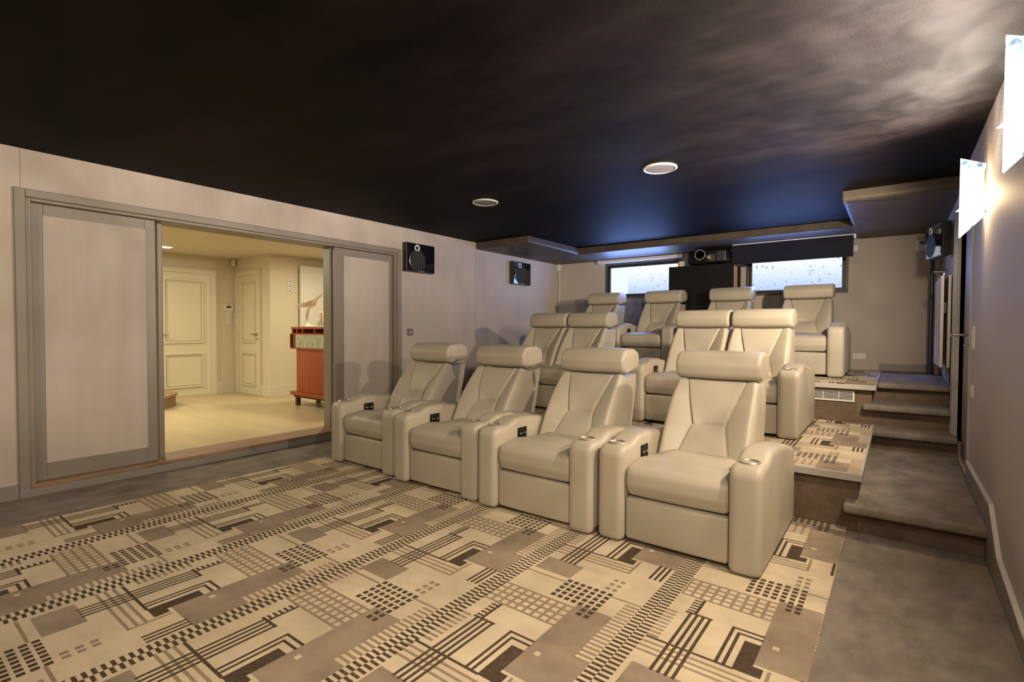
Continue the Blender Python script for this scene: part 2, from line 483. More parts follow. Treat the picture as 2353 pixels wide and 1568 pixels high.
def rug_mesh(x0, x1, y0, y1, z, cols):
    """flat carpet face cut into its woven fields; cols: list of (u-origin x, v-origin y)"""
    bm = B(); idx = {'C': 0, 'T': 1, 'D': 2, 'N': 3}
    pl = []
    for (ox, oy) in cols:
        k0 = int(math.floor((y0-oy)/V))-1; k1 = int(math.ceil((y1-oy)/V))+1
        for k in range(k0, k1+1):
            for (a, b, c, d, col) in RECTS:
                X0, X1, Y0, Y1 = ox+a, ox+b, oy+k*V+c, oy+k*V+d
                X0, X1, Y0, Y1 = max(X0, x0), min(X1, x1), max(Y0, y0), min(Y1, y1)
                if X1-X0 > 1e-4 and Y1-Y0 > 1e-4: pl.append((X0, X1, Y0, Y1, idx[col]))
    # scan lines: cut in strips of y, merge equal runs in x (later rectangles win)
    ys = sorted({round(y, 4) for p in pl for y in p[2:4]} | {y0, y1})
    ys = [y for i, y in enumerate(ys) if i == 0 or y-ys[i-1] > 4e-4]
    prev = {}
    def emit(a, b, c, d, m):
        f = bm.faces.new([bm.verts.new(q) for q in ((a, c, z), (b, c, z), (b, d, z), (a, d, z))]); f.material_index = m
    for i in range(len(ys)-1):
        c, d = ys[i], ys[i+1]; ym = (c+d)/2
        act = [p for p in pl if p[2] < ym < p[3]]
        xs = sorted({x0, x1} | {x for p in act for x in p[:2]})
        runs = []
        for j in range(len(xs)-1):
            if xs[j+1]-xs[j] < 1e-6: continue
            xm = (xs[j]+xs[j+1])/2; m = 0
            for p in act:
                if p[0] < xm < p[1]: m = p[4]
            if runs and runs[-1][2] == m: runs[-1][1] = xs[j+1]
            else: runs.append([xs[j], xs[j+1], m])
        cur = {}
        for a, b, m in runs:
            key = (round(a, 5), round(b, 5), m)
            cur[key] = (prev.pop(key)[0], d) if key in prev else (c, d)
        for (a, b, m), (c2, d2) in prev.items(): emit(a, b, c2, d2, m)
        prev = cur
    for (a, b, m), (c2, d2) in prev.items(): emit(a, b, c2, d2, m)
    return bm
RM = [M['rug_cream'], M['rug_taupe'], M['rug_dark'], M['rug_tan']]
COLX = [-.34, -1.033, -1.713, -2.405, -3.105, -3.81]
COLY = [2.09, 1.522, 2.068, 2.063, 1.537, 1.022+V]
RX0, RX1 = -4.20, -.221
rug = link('patterned_carpet', rug_mesh(RX0, RX1, -1.2, 3.655, .004, list(zip(COLX, COLY))), RM)
bm = B(); box(bm, RX0, RX1, -1.2, 3.655, 0, .0035)
link('backing', bm, M['rug_cream'], rug)
tag(rug, 'large patterned geometric carpet on the front floor before the first row', 'carpet')
def platform_carpet(x0, x1, y0, y1, z, dv, label):
    t = link('patterned_carpet', rug_mesh(x0+.002, x1-.012, y0+.012, y1, z+.001, [(x, y+dv) for x, y in zip(COLX, COLY)]), RM)
    link('edge_board', box(B(), x0, x1, y0, y1, z-.045, z, .003), M['board_edge'], t)['label'] = 'grey painted board edge under the carpet'
    tag(t, label, 'carpet'); return t
platform_carpet(-4.80, -.148, 3.61, 5.61, P1, 4.575-2.09-2*V, 'patterned carpet on grey edged board, middle platform under the second row')
platform_carpet(-4.80, -.139, 5.57, 7.70, P2, .35, 'patterned carpet on grey edged board, top platform under the back row')

# ------------------------------------------------------------------ recliners
def backrest_mesh(W):
    bm = B(); nv, ni, no = 64, 20, 16; nu = 2*(ni+no)
    rows = []
    for j in range(nv+1):
        v = j/nv
        fy = .455 + .345*v + .0; fz = .40 + .487*v
        bow = .028*math.sin(PI*min(1, v*1.02))
        ry, rz = .93 + .13*v, .40 + .455*v
        nrm = Vector((-.80, .60))
        hw = W/2*(1.0 - .02*v - .045*max(0, (v-.55)/.45)**2)
        s = .60 - .24*(v/.46) if v < .46 else .36 + .36*((v-.46)/.54)
        amp = .026 + .044*(v/.46) if v < .46 else .070 - .056*((v-.46)/.54)
        row = []
        for i in range(nu+1):
            k = i-(ni+no); ka = abs(k)   # a column of vertices follows the seam
            au = s*ka/ni if ka <= ni else s+(1-s)*(ka-ni)/no
            u = math.copysign(au, k) if k else 0.0
            if ka < ni:
                f = -amp*(1 - .30*(au/s)**2)
                if v < .46: f += .022*math.sin(PI*v/.46)*(1-(au/s)**2)
                else: f += .012*math.sin(PI*(v-.46)/.54)*(1-(au/s)**2)
                vs = .445 + .025*(1-(au/s)**2)
                f -= .0065*math.exp(-((v-vs)/.014)**2)
            else:
                tt = min(1, (au-s)/max(.05, (.93-s)))
                f = -amp*(1-tt)**1.25
            f -= .006*math.exp(-((au-s)/.022)**2)
            f += bow
            if au > .86: f -= .055*(1-math.sqrt(max(0, 1-((au-.86)/.14)**2)))
            top = max(0, (v-.93)/.07); f -= .035*(1-math.sqrt(max(0, 1-top*top)))
            p = Vector((fy, fz)) + nrm*f
            row.append((u*hw, p.x, p.y))
        # right side to the rear, then the rear face back to the left
        ns = 6; fr = row[-1]; fl = row[0]
        for k in range(1, ns):
            a = k/ns; row.append((hw*(1-.03*a), fr[1]+(ry-.02-fr[1])*a, fr[2]+(rz-fr[2])*a))
        for k in range(9):
            a = -1+2*k/8; row.append((-a*hw*.95, ry + .012*(1-a*a), rz))
        for k in range(ns-1, 0, -1):
            a = k/ns; row.append((-hw*(1-.03*a), fl[1]+(ry-.02-fl[1])*a, fl[2]+(rz-fl[2])*a))
        rows.append([bm.verts.new(q) for q in row])
    n = len(rows[0])
    for j in range(nv):
        for k in range(n): bm.faces.new((rows[j][k], rows[j][(k+1) % n], rows[j+1][(k+1) % n], rows[j+1][k]))
    bm.faces.new(rows[0][::-1]); bm.faces.new(rows[-1])
    return bm

AW = .156
ARM = roundpoly([(0, .006, .03), (0, .538, .075), (.15, .536, .10), (.255, .574, .10), (.40, .570, .3), (.72, .525, .3), (.955, .468, .06), (.965, .006, .02)], 8)
HEAD = roundpoly([(1.075, .90, .045), (.86, .866, .05), (.79, .885, .06), (.775, .975, .07), (.83, 1.045, .08), (.98, 1.050, .06), (1.075, 1.02, .06)], 7)
SEAT = roundpoly([(.045, .268, .03), (.020, .33, .06), (.022, .428, .07), (.20, .452, .15), (.42, .425, .2), (.66, .425, .02), (.66, .268, .01)], 8)
def seat_bm(W):
    bm = prism(SEAT, W, .028, .004, nm=14)
    for v in bm.verts:   # raised rear pad
        if v.co.z > .40 and v.co.y > .17:
            e = (v.co.x/(W/2*.86))**2 + ((v.co.y-.46)/.22)**2
            if e < 1: v.co.z += .022*min(1, (1-e)*3)
    return bm
FOOT = roundpoly([(.032, .025, .015), (.030, .256, .016), (.12, .256, .01), (.12, .025, .01)], 5)
MESH = {}
def shared(key, bm, m, smooth=True):
    if key not in MESH:
        o = link(key, bm(), m, smooth=smooth); MESH[key] = o.data
        bpy.data.objects.remove(o)
    return MESH[key]
def part(name, key, bmf, m, parent, loc=(0, 0, 0), smooth=True):
    o = bpy.data.objects.new(name, shared(key, bmf, m, smooth)); C.objects.link(o)
    o.parent = parent; o.location = loc
    return o
def cup_bm():
    return lathe(B(), [(.048, -.006), (.051, .005), (.048, .0085), (.043, .0075), (.040, .003), (.024, .001), (.0, .0)], 'z', n=36)
def panel_bm():
    bm = B(); box(bm, 0, .006, -.052, .052, -.042, .042, .002)
    return bm
def knob_bm():
    bm = B()
    for y in (-.026, .026): lathe(bm, [(.0075, 0), (.0075, .005), (.004, .007), (.0001, .007)], 'x', (.006, y, 0), 14)
    box(bm, .006, .009, -.014, .014, -.002, .002)
    return bm
def recliner(name, label, cat, loc, nseat, group, rz=0.0):
    SW = .555 if nseat == 1 else .548
    tot = SW*nseat + 2*AW
    t = thing(name, label, cat, loc, rz, group)
    for sx in (-1, 1):
        a = part('arm', 'arm', lambda: prism(ARM, AW, .034, .003), M['leather'], t, (sx*(tot/2-AW/2), 0, 0))
        c = part('cup_holder', 'cup', cup_bm, M['cup'], a, (0, .095, .538)); c['label'] = 'metal ringed cup holder'
        if sx < 0:
            p = part('control_panel', 'panel', panel_bm, M['black'], a, (AW/2-.0005, .30, .462)); p['label'] = 'black seat control panel with two buttons'
            p2 = part('control_button', 'knob', knob_bm, M['chrome'], a, (AW/2, .30, .462)); p2['label'] = 'bright control buttons'
    bw = SW*nseat-.02
    part('base', 'base%d' % nseat, lambda: box(B(), -bw/2, bw/2, .13, .93, .02, .30, .02, 3), M['leather'], t)
    for k in range(nseat):
        x = (k-(nseat-1)/2)*SW
        part('footrest', 'foot', lambda: prism(FOOT, .545, .014, .003), M['leather'], t, (x, 0, 0))
        part('seat_cushion', 'seat', lambda: seat_bm(.546), M['leather'], t, (x, 0, 0))
        part('backrest', 'back', lambda: backrest_mesh(.54), M['leather'], t, (x, 0, 0))
        part('headrest', 'head', lambda: prism(HEAD, .526, .024, .004, nr=6), M['leather'], t, (x, 0, 0))
    return t
G1, G2, G3 = 'cinema recliners in the front row', 'two seat recliners in the middle row', 'cinema recliners in the back row'
r0 = recliner('recliner', 'front row cream leather recliner nearest the stairs, rightmost of four', 'armchair', (-.923, 2.60, .004), 1, G1)
for x, y, lab in ((-1.815, 2.575, 'front row cream leather recliner second from the stairs'),
                  (-2.705, 2.59, 'front row cream leather recliner second from the door wall'),
                  (-3.615, 2.63, 'front row cream leather recliner beside the open doorway, leftmost of four')):
    dup(r0, (x, y, .004), lab, G1)
l0 = recliner('recliner_loveseat', 'middle row cream leather two-seat recliner beside the aisle steps, in front of the back row', 'sofa', (-1.29, 4.40, P1+.001), 2, G2)
dup(l0, (-3.14, 4.42, P1+.001), 'middle row cream leather two-seat recliner beside the left wall', G2)
for x, lab in ((-3.565, 'back row cream leather recliner under the left window, leftmost of four'),
               (-2.640, 'back row cream leather recliner in front of the black cabinet, second from left'),
               (-1.742, 'back row cream leather recliner third from left, partly hidden behind middle row headrests'),
               (-.860, 'back row cream leather recliner under the right window, beside the top step')):
    dup(r0, (x, 6.18, P2+.002), lab, G3)

# ------------------------------------------------------------------ sliding door set in the left wall
DX = -4.925
def casing():
    bm = B()
    # three sides, chamfered outer moulding
    o0, o1, oz = .718, 4.134, 2.165
    for (a, b, c, d) in ((o0, .776, .0, oz), (4.076, o1, .0, oz), (.776, 4.076, 2.107, oz)):
        box(bm, XL-.10, XL+.022, a, b, c, d, .006)
    for (a, b, c, d) in ((.776, .806, .065, 2.107), (4.046, 4.076, .065, 2.107), (.806, 4.046, 2.085, 2.107)):
        box(bm, XL-.26, XL+.002, a, b, c, d, .004)
    return bm
struct('trim_3', casing(), M['frame'], 'grey painted door casing around the wide opening')
bm = B()
box(bm, XL-.30, XL+.02, .776, 4.076, .055, .087, .003)
struct('trim_4', bm, M['oak'], 'brown oak threshold of the wide opening')
bm = B()
box(bm, XL-.02, XL+.024, .718, 4.134, 0, .055, .002)
box(bm, XL, XL+.024, YF, .716, 0, .10, .003); box(bm, XL, XL+.024, 4.136, 3.655+2, 0, .10, .003) if False else None
struct('baseboard_left', bm, M['skirt'])
def leaf(name, y0, y1, sl, sr, x, label):
    t = thing(name, label, 'door', (x, y0, .088)); t['kind'] = 'structure'
    z1 = 2.083-.088; w = y1-y0; bot, top = .125, .085
    bm = B()
    box(bm, -.018, .018, 0, sl, 0, z1, .003); box(bm, -.018, .018, w-sr, w, 0, z1, .003)
    box(bm, -.018, .018, sl, w-sr, 0, bot, .003); box(bm, -.018, .018, sl, w-sr, z1-top, z1, .003)
    link('door_frame', bm, M['frame'], t)
    link('fabric_panel', box(B(), -.012, .024, sl-.004, w-sr+.004, bot-.004, z1-top+.004, .003, 2), M['wall_fabric'], t)['label'] = 'light fabric covered panel'
    return t
leaf('door_1', .808, 1.570, .070, .074, DX, 'grey framed sliding door left of the opening with light fabric panel')
leaf('door_2', 3.252, 4.044, .118, .055, DX, 'grey framed sliding door right of the opening with light fabric panel')
# edges of the second pair of leaves, parked behind
bm = B(); box(bm, XL-.245, XL-.115, 1.60, 1.647, .078, 2.083, .012, 3)
struct('door_3', bm, M['frame'], 'grey edge of the parked inner door leaf at the left jamb')
bm = B(); box(bm, XL-.245, XL-.115, 3.237, 3.31, .078, 2.083, .006, 2)
struct('door_4', bm, M['frame'], 'grey edge of the parked inner door leaf at the right jamb')

# ------------------------------------------------------------------ hall beyond the opening
HX0, HX1, HC, HW2, HZ, HF = -9.30, -8.10, 4.18, 6.6, 2.40, .06
struct('floor_hall', bx(HX0-.1, XL-.28, -.4, HW2+.1, -.04, HF), M['hall_floor'], 'pale wood floor of the hall')
struct('ceiling_hall', bx(HX0-.1, XL-.29, -.4, HW2+.1, HZ, HZ+.08), M['hall_ceil'])
bm = B()
box(bm, HX0-.1, HX0, -.4, HC+.1, HF, HZ)
struct('wall_hall_left', bm, M['hall_wall'])
struct('wall_hall_back', bx(HX0, HX1, HC, HC+.1, HF, HZ), M['hall_wall'])
struct('wall_hall_right', bx(HX1-.1, HX1, HC+.1, HW2+.1, HF, HZ), M['hall_wall'])
struct('wall_hall_end', bx(HX1, XL-.3, HW2, HW2+.1, HF, HZ), M['hall_wall'])
struct('wall_hall_front', bx(HX0, XL-.3, -.5, -.4, HF, HZ), M['hall_wall'])
bm = B()
box(bm, HX0, HX0+.018, 3.86, HC, HF, .27, .004); box(bm, HX0, HX0+.018, -.4, 2.90, HF, .27, .004)
box(bm, HX1-.30, HX1+.018, HC-.018, HC, HF, .25, .004); box(bm, HX1, HX1+.018, HC, HW2, HF, .25, .004)
struct('baseboard_hall', bm, M['hall_wall'])
def panel_door(name, w, label, handle_side):
    """flat in the local x-z plane facing -y; leaf spans 0..w"""
    t = thing(name, label, 'door'); t['kind'] = 'structure'
    h = 2.035
    bm = B()
    for a in ((-.09, 0, 0, h+.09), (w, w+.09, 0, h+.09), (0, w, h, h+.09)):
        box(bm, a[0], a[1], -.022, 0, a[2], a[3], .005)
    for a in ((-.075, -.055, 0, h+.07), (w+.055, w+.075, 0, h+.07), (-.055, w+.055, h+.055, h+.075)):
        box(bm, a[0], a[1], -.034, -.022, a[2], a[3], .004)
    link('door_casing', bm, M['door_paint'], t)
    link('door_leaf', box(B(), .004, w-.004, -.006, -.001, .012, h-.004), M['door_paint'], t)
    for (z0, z1) in ((.15, .72), (.88, 1.93)):
        bm = B(); x0, x1 = .12, w-.12
        for k, (d, th, pr) in enumerate(((0, .028, .022), (.040, .012, .013))):
            a0, a1, b0, b1 = x0+d, x1-d, z0+d, z1-d
            for q in ((a0, a1, b0, b0+th), (a0, a1, b1-th, b1), (a0, a0+th, b0+th, b1-th), (a1-th, a1, b0+th, b1-th)):
                box(bm, q[0], q[1], -.006-pr, -.006, q[2], q[3], .004)
        link('moulding', bm, M['door_paint'], t)
    hx = .06 if handle_side < 0 else w-.06; dr = 1 if handle_side < 0 else -1
    bm = B(); lathe(bm, [(.026, 0), (.026, -.006), (.012, -.012), (.011, -.05)], 'y', (hx, -.006, 1.03), 20)
    tube(bm, [(hx, -.052, 1.03), (hx+dr*.05, -.058, 1.032), (hx+dr*.13, -.056, 1.028)], [.010, .009, .008], 10)
    lathe(bm, [(.020, 0), (.020, -.005), (.006, -.007)], 'y', (hx, -.006, .95), 16)
    link('door_handle', bm, M['brass'], t)
    for z in (.22, 1.02, 1.78):
        bm = cyl(B(), ((w+.002 if handle_side < 0 else -.002), -.018, z-.04), ((w+.002 if handle_side < 0 else -.002), -.018, z+.04), .007)
        link('hinge', bm, M['door_paint'], t)
    return t
d5 = panel_door('door_5', .83, 'cream two panel hall door left, with lever handle at its left edge', -1)
d5.location = (HX0, 2.945, HF); d5.rotation_euler = (0, 0, PI/2)
d6 = panel_door('door_6', .72, 'cream two panel hall door in the recess, handle at right', 1)
d6.location = (-9.175, HC, HF)

# recessed square ceiling lamp in the hall
def hall_lamp(x, y, label):
    t = thing('ceiling_lamp', label, 'lamp', (x, y, HZ), 0, 'square ceiling lamps of the hall')
    bm = B(); s = .10
    for a in ((-s, s, -s, -s+.012), (-s, s, s-.012, s), (-s, -s+.012, -s+.012, s-.012), (s-.012, s, -s+.012, s-.012)):
        box(bm, a[0], a[1], a[2], a[3], -.006, .0)
    link('lamp_frame', bm, M['white'], t)
    link('diffuser', bx(-s+.012, s-.012, -s+.012, s-.012, -.003, -.001), M['hall_glow'], t)
    return t
M['hall_glow'] = emis('lamp_diffuser', (1, .93, .74), 5.0)
hall_lamp(-8.70, 2.90, 'square recessed ceiling lamp in the hall before the left door')

# stair foot and newel post
t = thing('staircase', 'rounded bottom stair with brown riser at the left edge of the hall', 'stairs', (-8.45, 2.30, HF))
A = roundpoly([(-.55, -.9, 0), (.40, -.9, .05), (.47, .30, .22), (.10, .62, .25), (-.55, .62, .05)], 8)
link('stair_riser', extrude_poly(B(), [(p.x, p.y, 0) for p in A], (0, 0, .155)), M['stair_side'], t)
A2 = inset(A, -.025)
link('stair_tread', extrude_poly(B(), [(p.x, p.y, .155) for p in A2], (0, 0, .035)), M['stair_tread'], t)
link('newel_post', lathe(B(), [(.05, .19), (.05, .68), (.062, .69), (.062, .73), (.03, .76), (.0, .765)], 'z', (.10, .22, 0), 24), M['newel'], t)

# hall fittings
def plate(name, label, cat, x, y, z, sx, sy2, sz, m=None, group=None):
    o = link(name, box(B(), -sx/2, sx/2, -sy2/2, sy2/2, -sz/2, sz/2, .003), m or M['white'], loc=(x, y, z)); tag(o, label, cat, group); return o
t = thing('thermostat', 'small white thermostat with grey display on the hall wall between the doors', 'thermostat', (HX0, 4.06, 1.545))
link('housing', box(B(), 0, .025, -.075, .075, -.055, .055, .005), M['white'], t)
link('display', bx(.025, .027, -.045, .035, -.005, .035), M['lcd'], t)
t = thing('switch_column', 'column of three white switches below the hall thermostat', 'switch', (HX0, 4.075, 1.38))
for k in range(3):
    o = link('switch_plate', box(B(), 0, .010, -.04, .04, -.04, .04, .003), M['white'], t, loc=(0, 0, (k-1)*.084))
    link('rocker', box(B(), .010, .014, -.022, .022, -.022, .022, .002), M['offwhite'], o)
t = thing('socket_column', 'column of three white sockets beside the tall hall radiator', 'switch', (HX1, 4.515, 1.895))
for k in range(3):
    o = link('socket_plate', box(B(), 0, .010, -.04, .04, -.038, .038, .003), M['white'], t, loc=(0, 0, (k-1)*.079))
    link('socket_hole', box(B(), .010, .012, -.012, .012, -.010, .010), M['graphite'], o)
o = link('motion_detector', box(B(), -.03, .03, -.03, .03, -.06, .06, .012, 3), M['white'], loc=(HX0+.05, HC-.05, 2.33)); tag(o, 'white motion detector in the ceiling corner of the hall', 'detector')
t = thing('hall_radiator', 'tall white flat panel radiator on the hall wall behind the red cabinet', 'radiator', (HX1+.002, 4.66, .25))
link('panel', box(B(), .04, .095, 0, .62, 0, 2.0, .006), M['white'], t)
for z in (.3, 1.7):
    for y in (.1, .46): link('bracket', bx(0, .04, y, y+.06, z, z+.05), M['white'], t)
bm = B(); cyl(bm, (.06, .06, -.06), (.06, .06, 0), .010); cyl(bm, (.06, .03, -.05), (.06, .17, -.05), .014); cyl(bm, (.06, .17, -.05), (.06, .19, -.05), .022)
cyl(bm, (0, .12, -.05), (.06, .12, -.05), .009); cyl(bm, (0, .06, -.06), (.06, .06, -.06), .009)
link('valve', bm, M['brass'], t)

# red cherry wood cabinet
CX, CY = -7.07, 3.94
t = thing('wood_cabinet', 'reddish wooden cabinet on a low plinth with marble inlay, in the hall', 'cabinet', (CX, CY, HF))
L = 1.0; D = .50; z0 = -HF
for y in (.09, .42):
    for x in (.03, .86): link('foot', box(B(), x, x+.045, y-.03, y+.03, 0, .125, .002), M['cherry_dark'], t)
    link('rail', box(B(), .0, L, y-.035, y+.025, .125, .165, .002), M['cherry_dark'], t)
link('base_board', box(B(), 0, L, 0, D, .165, .213, .003), M['cherry'], t)
link('cabinet_body', box(B(), .105, L-.10, .04, D-.02, .213, .84, .003), M['cherry'], t)
bm = B()
box(bm, 0, L, 0, D, .835, .855, .002); box(bm, 0, L, 0, D, 1.045, 1.063, .002); box(bm, 0, .012, .0, D, .855, 1.045); box(bm, L-.012, L, 0, D, .855, 1.045)
box(bm, .012, L-.012, D-.02, D, .855, 1.045)
link('shelf_box', bm, M['cherry'], t)
link('inner_panel', box(B(), .075, .145, .003, .40, .857, 1.043), M['cherry_dark'], t)
link('marble_inlay', box(B(), .147, L-.1, .004, .40, .857, 1.043), M['marble'], t)['label'] = 'green grey marble inlay'
for x in (.03, .145, .30, .6, .9): link('spacer', bx(x, x+.025, .012, D-.02, 1.063, 1.125), M['cherry'], t)
link('cabinet_top', box(B(), .018, L, .004, D, 1.125, 1.155, .003), M['cherry'], t)
link('slide_shelf', box(B(), -.012, .02, .03, D-.04, 1.105, 1.118), M['cherry_dark'], t)

# chrome airplane ornament
ZT = HF+1.155
t = thing('airplane_ornament', 'chrome airplane model on a curved stand on the red cabinet', 'ornament', (-6.93, 4.14, ZT+.001)); t.scale = (1.3, 1.3, 1.3)
bm = B(); lathe(bm, [(.075, 0), (.075, .006), (.05, .014), (.022, .03), (.014, .05)], 'z', n=28)
link('stand_base', bm, M['polished'], t, smooth=True)
bm = tube(B(), [(0, 0, .02), (-.02, 0, .07), (-.022, 0, .13), (.005, 0, .19), (.05, 0, .235), (.075, 0, .255)], [.022, .020, .017, .015, .014, .012], 12)
link('stand_arm', bm, M['polished'], t, smooth=True)
bm = tube(B(), [(-.10, 0, .225), (-.05, 0, .238), (.05, 0, .262), (.15, 0, .30), (.25, 0, .345), (.31, 0, .372)], [.006, .015, .019, .018, .012, .002], 14)
link('fuselage', bm, M['polished'], t, smooth=True)
bm = extrude_poly(B(), [(-.10, -.10, .222), (-.02, -.115, .240), (.14, -.03, .292), (.14, .03, .292), (-.02, .115, .240), (-.10, .10, .222), (-.08, 0, .228)], (0, 0, .006))
link('wing', bm, M['polished'], t)
bm = extrude_poly(B(), [(-.10, -.003, .235), (-.105, -.003, .305), (-.075, -.003, .305), (-.01, -.003, .255)], (0, .006, 0))
link('tail_fin', bm, M['polished'], t)
o = link('candle', lathe(B(), [(.030, 0), (.030, .15), (.026, .155), (.004, .152), (.003, .165), (.0, .166)], 'z', n=28), M['candle'], loc=(-6.68, 4.20, ZT+.062), smooth=True)
tag(o, 'white candle standing in a glass holder on the red cabinet', 'candle')
o = link('glass_holder', lathe(B(), [(.045, 0), (.058, .02), (.060, .09), (.056, .09), (.052, .022), (.036, .06), (.0, .06)], 'z', n=32), M['glass'], loc=(-6.68, 4.20, ZT+.001), smooth=True)
tag(o, 'clear glass candle holder on the red cabinet', 'candle holder')

# ------------------------------------------------------------------ wall speakers, fittings
def speaker_part_set(t, w, h, d, mirror=False):
    """local: faces +x, width along y, height z, back at x=0"""
    bm = B()
    box(bm, 0, d-.012, -w/2, w/2, -h/2, h/2, .004)
    link('cabinet', bm, M['spk_body'], t)
    link('front_panel', box(B(), d-.014, d, -w/2+.008, w/2-.008, -h/2+.006, h/2-.006, .003), M['black_gloss'], t)
    yo = -.065
    bm = lathe(B(), [(.138, d), (.138, d+.004), (.128, d+.005), (.120, d-.001)], 'x', (0, yo, -.035), 48)
    w_ = lathe(B(), [(.127, d+.001), (.127, d+.004), (.118, d+.006), (.06, d-.002), (.03, d+.003), (.0, d+.006)], 'x', (0, yo, -.035), 44)
    bm.free()
    link('woofer', w_, M['cone'], t, smooth=True)
    ring = lathe(B(), [(.128, d), (.1305, d+.003), (.1275, d+.005), (.1265, d)], 'x', (0, yo, -.035), 48)
    link('trim_ring', ring, M['steel'], t)
    tw = B()
    n = 32
    lathe(tw, [(.041, d), (.041, d+.005), (.030, d+.006), (.029, d+.001), (.0, d+.001)], 'x', (0, yo-.005, .118), n)
    link('tweeter', tw, M['glow_ring'], t, smooth=False)['label'] = 'pale ringed tweeter'
    link('tweeter_dome', lathe(B(), [(.026, d+.001), (.020, d+.004), (.010, d+.006), (.006, d+.010), (.0, d+.010)], 'x', (0, yo-.005, .118), 24), M['cone'], t, smooth=True)
    for k in range(3):
        link('indicator', lathe(B(), [(.006, d), (.006, d+.002), (.0, d+.002)], 'x', (0, yo+.02+k*.042, -.163), 12), M['dot'], t)
s1 = thing('wall_speaker', 'black square wall speaker right of the doorway, nearer the doorway', 'speaker', (XL, 4.40, 2.08), 0, 'black square wall speakers')
speaker_part_set(s1, .47, .355, .085)
dup(s1, (XL, 6.56, 2.08), 'black square wall speaker on the left wall near the back corner', 'black square wall speakers')
s3 = dup(s1, (XR-.070, 6.28, 2.04), 'black wall speaker on the right wall beyond the glowing sconce', 'black square wall speakers', rz=PI+.25); s3.scale = (.88, .88, .88)
o = link('wall_switch', box(B(), 0, .010, -.045, .045, -.04, .04, .004), M['graphite'], loc=(XL, 4.285, 1.152)); tag(o, 'grey square wall switch right of the sliding doors', 'switch')
link('rocker', box(B(), .010, .014, -.028, .028, -.026, .026, .003), M['rad_grey'], o)
# corner sensor and trunking
o = link('corner_sensor', box(B(), -.035, .035, -.03, .03, -.06, .06, .008), M['white'], loc=(XL+.045, YB-.04, 2.284)); tag(o, 'white sensor box high in the left back corner under the dark soffit', 'sensor')
o = link('cable_trunking', box(B(), -.012, .012, -.01, .01, 0, .60, .002), M['offwhite'], loc=(XL+.045, YB-.012, 1.622)); tag(o, 'thin vertical cable trunking below the corner sensor', 'trunking')
t = thing('corner_radiator', 'grey panel radiator on the back wall below the left window', 'radiator', (-4.78, YB-.002, P2+.002))
link('radiator_panel', box(B(), 0, 1.55, -.10, -.035, .16, .93, .008), M['rad_grey'], t)
bm = B()
for x in (.2, 1.3): link('bracket', bx(x, x+.04, -.09, 0, 0, .6), M['rad_grey'], t)
bm = B(); cyl(bm, (0, -.07, .90), (-.045, -.07, .90), .014); lathe(bm, [(.0, -.03), (.020, -.028), (.022, .01), (.012, .02), (.0, .021)], 'y', (-.045, -.075, .90), 18)
link('radiator_valve', bm, M['chrome'], t)

# rear window blinds
t = thing('roller_blind', 'dark blue roller blind hanging down before the right rear window', 'blind', (-1.79, 7.27, 2.075))
link('blind_cloth', bx(0, 1.36, 0, .006, .012, .262), M['blind'], t)
link('bottom_bar', box(B(), 0, 1.36, -.006, .012, 0, .014, .003), M['black'], t)
link('top_rail', box(B(), 0, 1.36, -.008, .04, .256, .268, .002), M['white'], t)
link('end_bracket', box(B(), 1.36, 1.385, .0, .05, .215, .268, .003), M['white'], t)
t = thing('blind_cassette', 'cream roller blind cassette above the left rear window', 'blind', (-4.02, YB-.09, 2.29))
link('cassette', box(B(), 0, 1.42, 0, .075, 0, .052, .008), M['offwhite'], t)
link('end_cap', box(B(), -.012, 0, .002, .073, .002, .050, .002), M['white'], t)
link('mount', bx(.05, 1.35, .075, .09, .01, .045), M['offwhite'], t)

# av cabinet
t = thing('equipment_cabinet', 'tall black equipment cabinet standing between the two rear windows', 'cabinet', (-2.68, 7.33, P2+.004))
hc = 2.104-P2
bm = B()
box(bm, 0, .90, 0, .018, 0, hc, .002); box(bm, 0, .018, .018, .37, 0, hc); box(bm, 0, .90, .352, .37, 0, hc)
box(bm, 0, .90, .018, .352, hc-.018, hc); box(bm, 0, .90, .018, .352, 0, .018)
link('carcass', bm, M['black'], t)
bm = B()
box(bm, .90, .912, .0, .014, .0, hc, .001); box(bm, .90, .912, .014, .36, hc-.016, hc, .001); box(bm, .90, .912, .356, .37, .0, hc, .001)
link('edge_trim', bm, M['rad_grey'], t)
link('inner_divider', bx(.5, .88, .12, .136, .018, hc-.018), M['graphite'], t)
link('wood_strip', bx(.86, .895, .19, .215, .018, hc-.02), M['wood_strip'], t)
bm = tube(B(), [(.88, .07, hc-.03), (.885, .085, hc-.12), (.88, .075, hc-.2), (.882, .06, hc-.35), (.88, .07, .3)], .004, 8)
link('cable', bm, M['white'], t)
# projector
t = thing('projector', 'black ceiling projector with a ringed lens above the equipment cabinet', 'projector', (-2.21, 7.30, 2.125))
link('housing', box(B(), -.20, .34, .02, .42, 0, .19, .03, 3), M['black'], t, smooth=True)
bm = lathe(B(), [(.075, .06), (.078, 0), (.074, -.05), (.060, -.055), (.056, -.02), (.0, .0)], 'y', (0, .0, .115), 36)
link('lens_barrel', bm, M['black_gloss'], t, smooth=True)
bm = lathe(B(), [(.074, -.052), (.074, -.060), (.060, -.060), (.060, -.052)], 'y', (0, 0, .115), 40)
link('lens_ring', bm, M['steel'], t)['label'] = 'pale metal lens ring'
link('side_grille', box(B(), .20, .325, .0, .03, .02, .16, .01), M['dark_pipe'], t)
bm = B()
for k in range(5): box(bm, .10+k*.018, .110+k*.018, .008, .022, .03, .12)
link('fins', bm, M['graphite'], t)
link('focus_tab', extrude_poly(B(), [(.075, .005, .065), (.135, .005, .055), (.12, .005, .105), (.085, .005, .105)], (0, .014, 0)), M['rad_grey'], t)
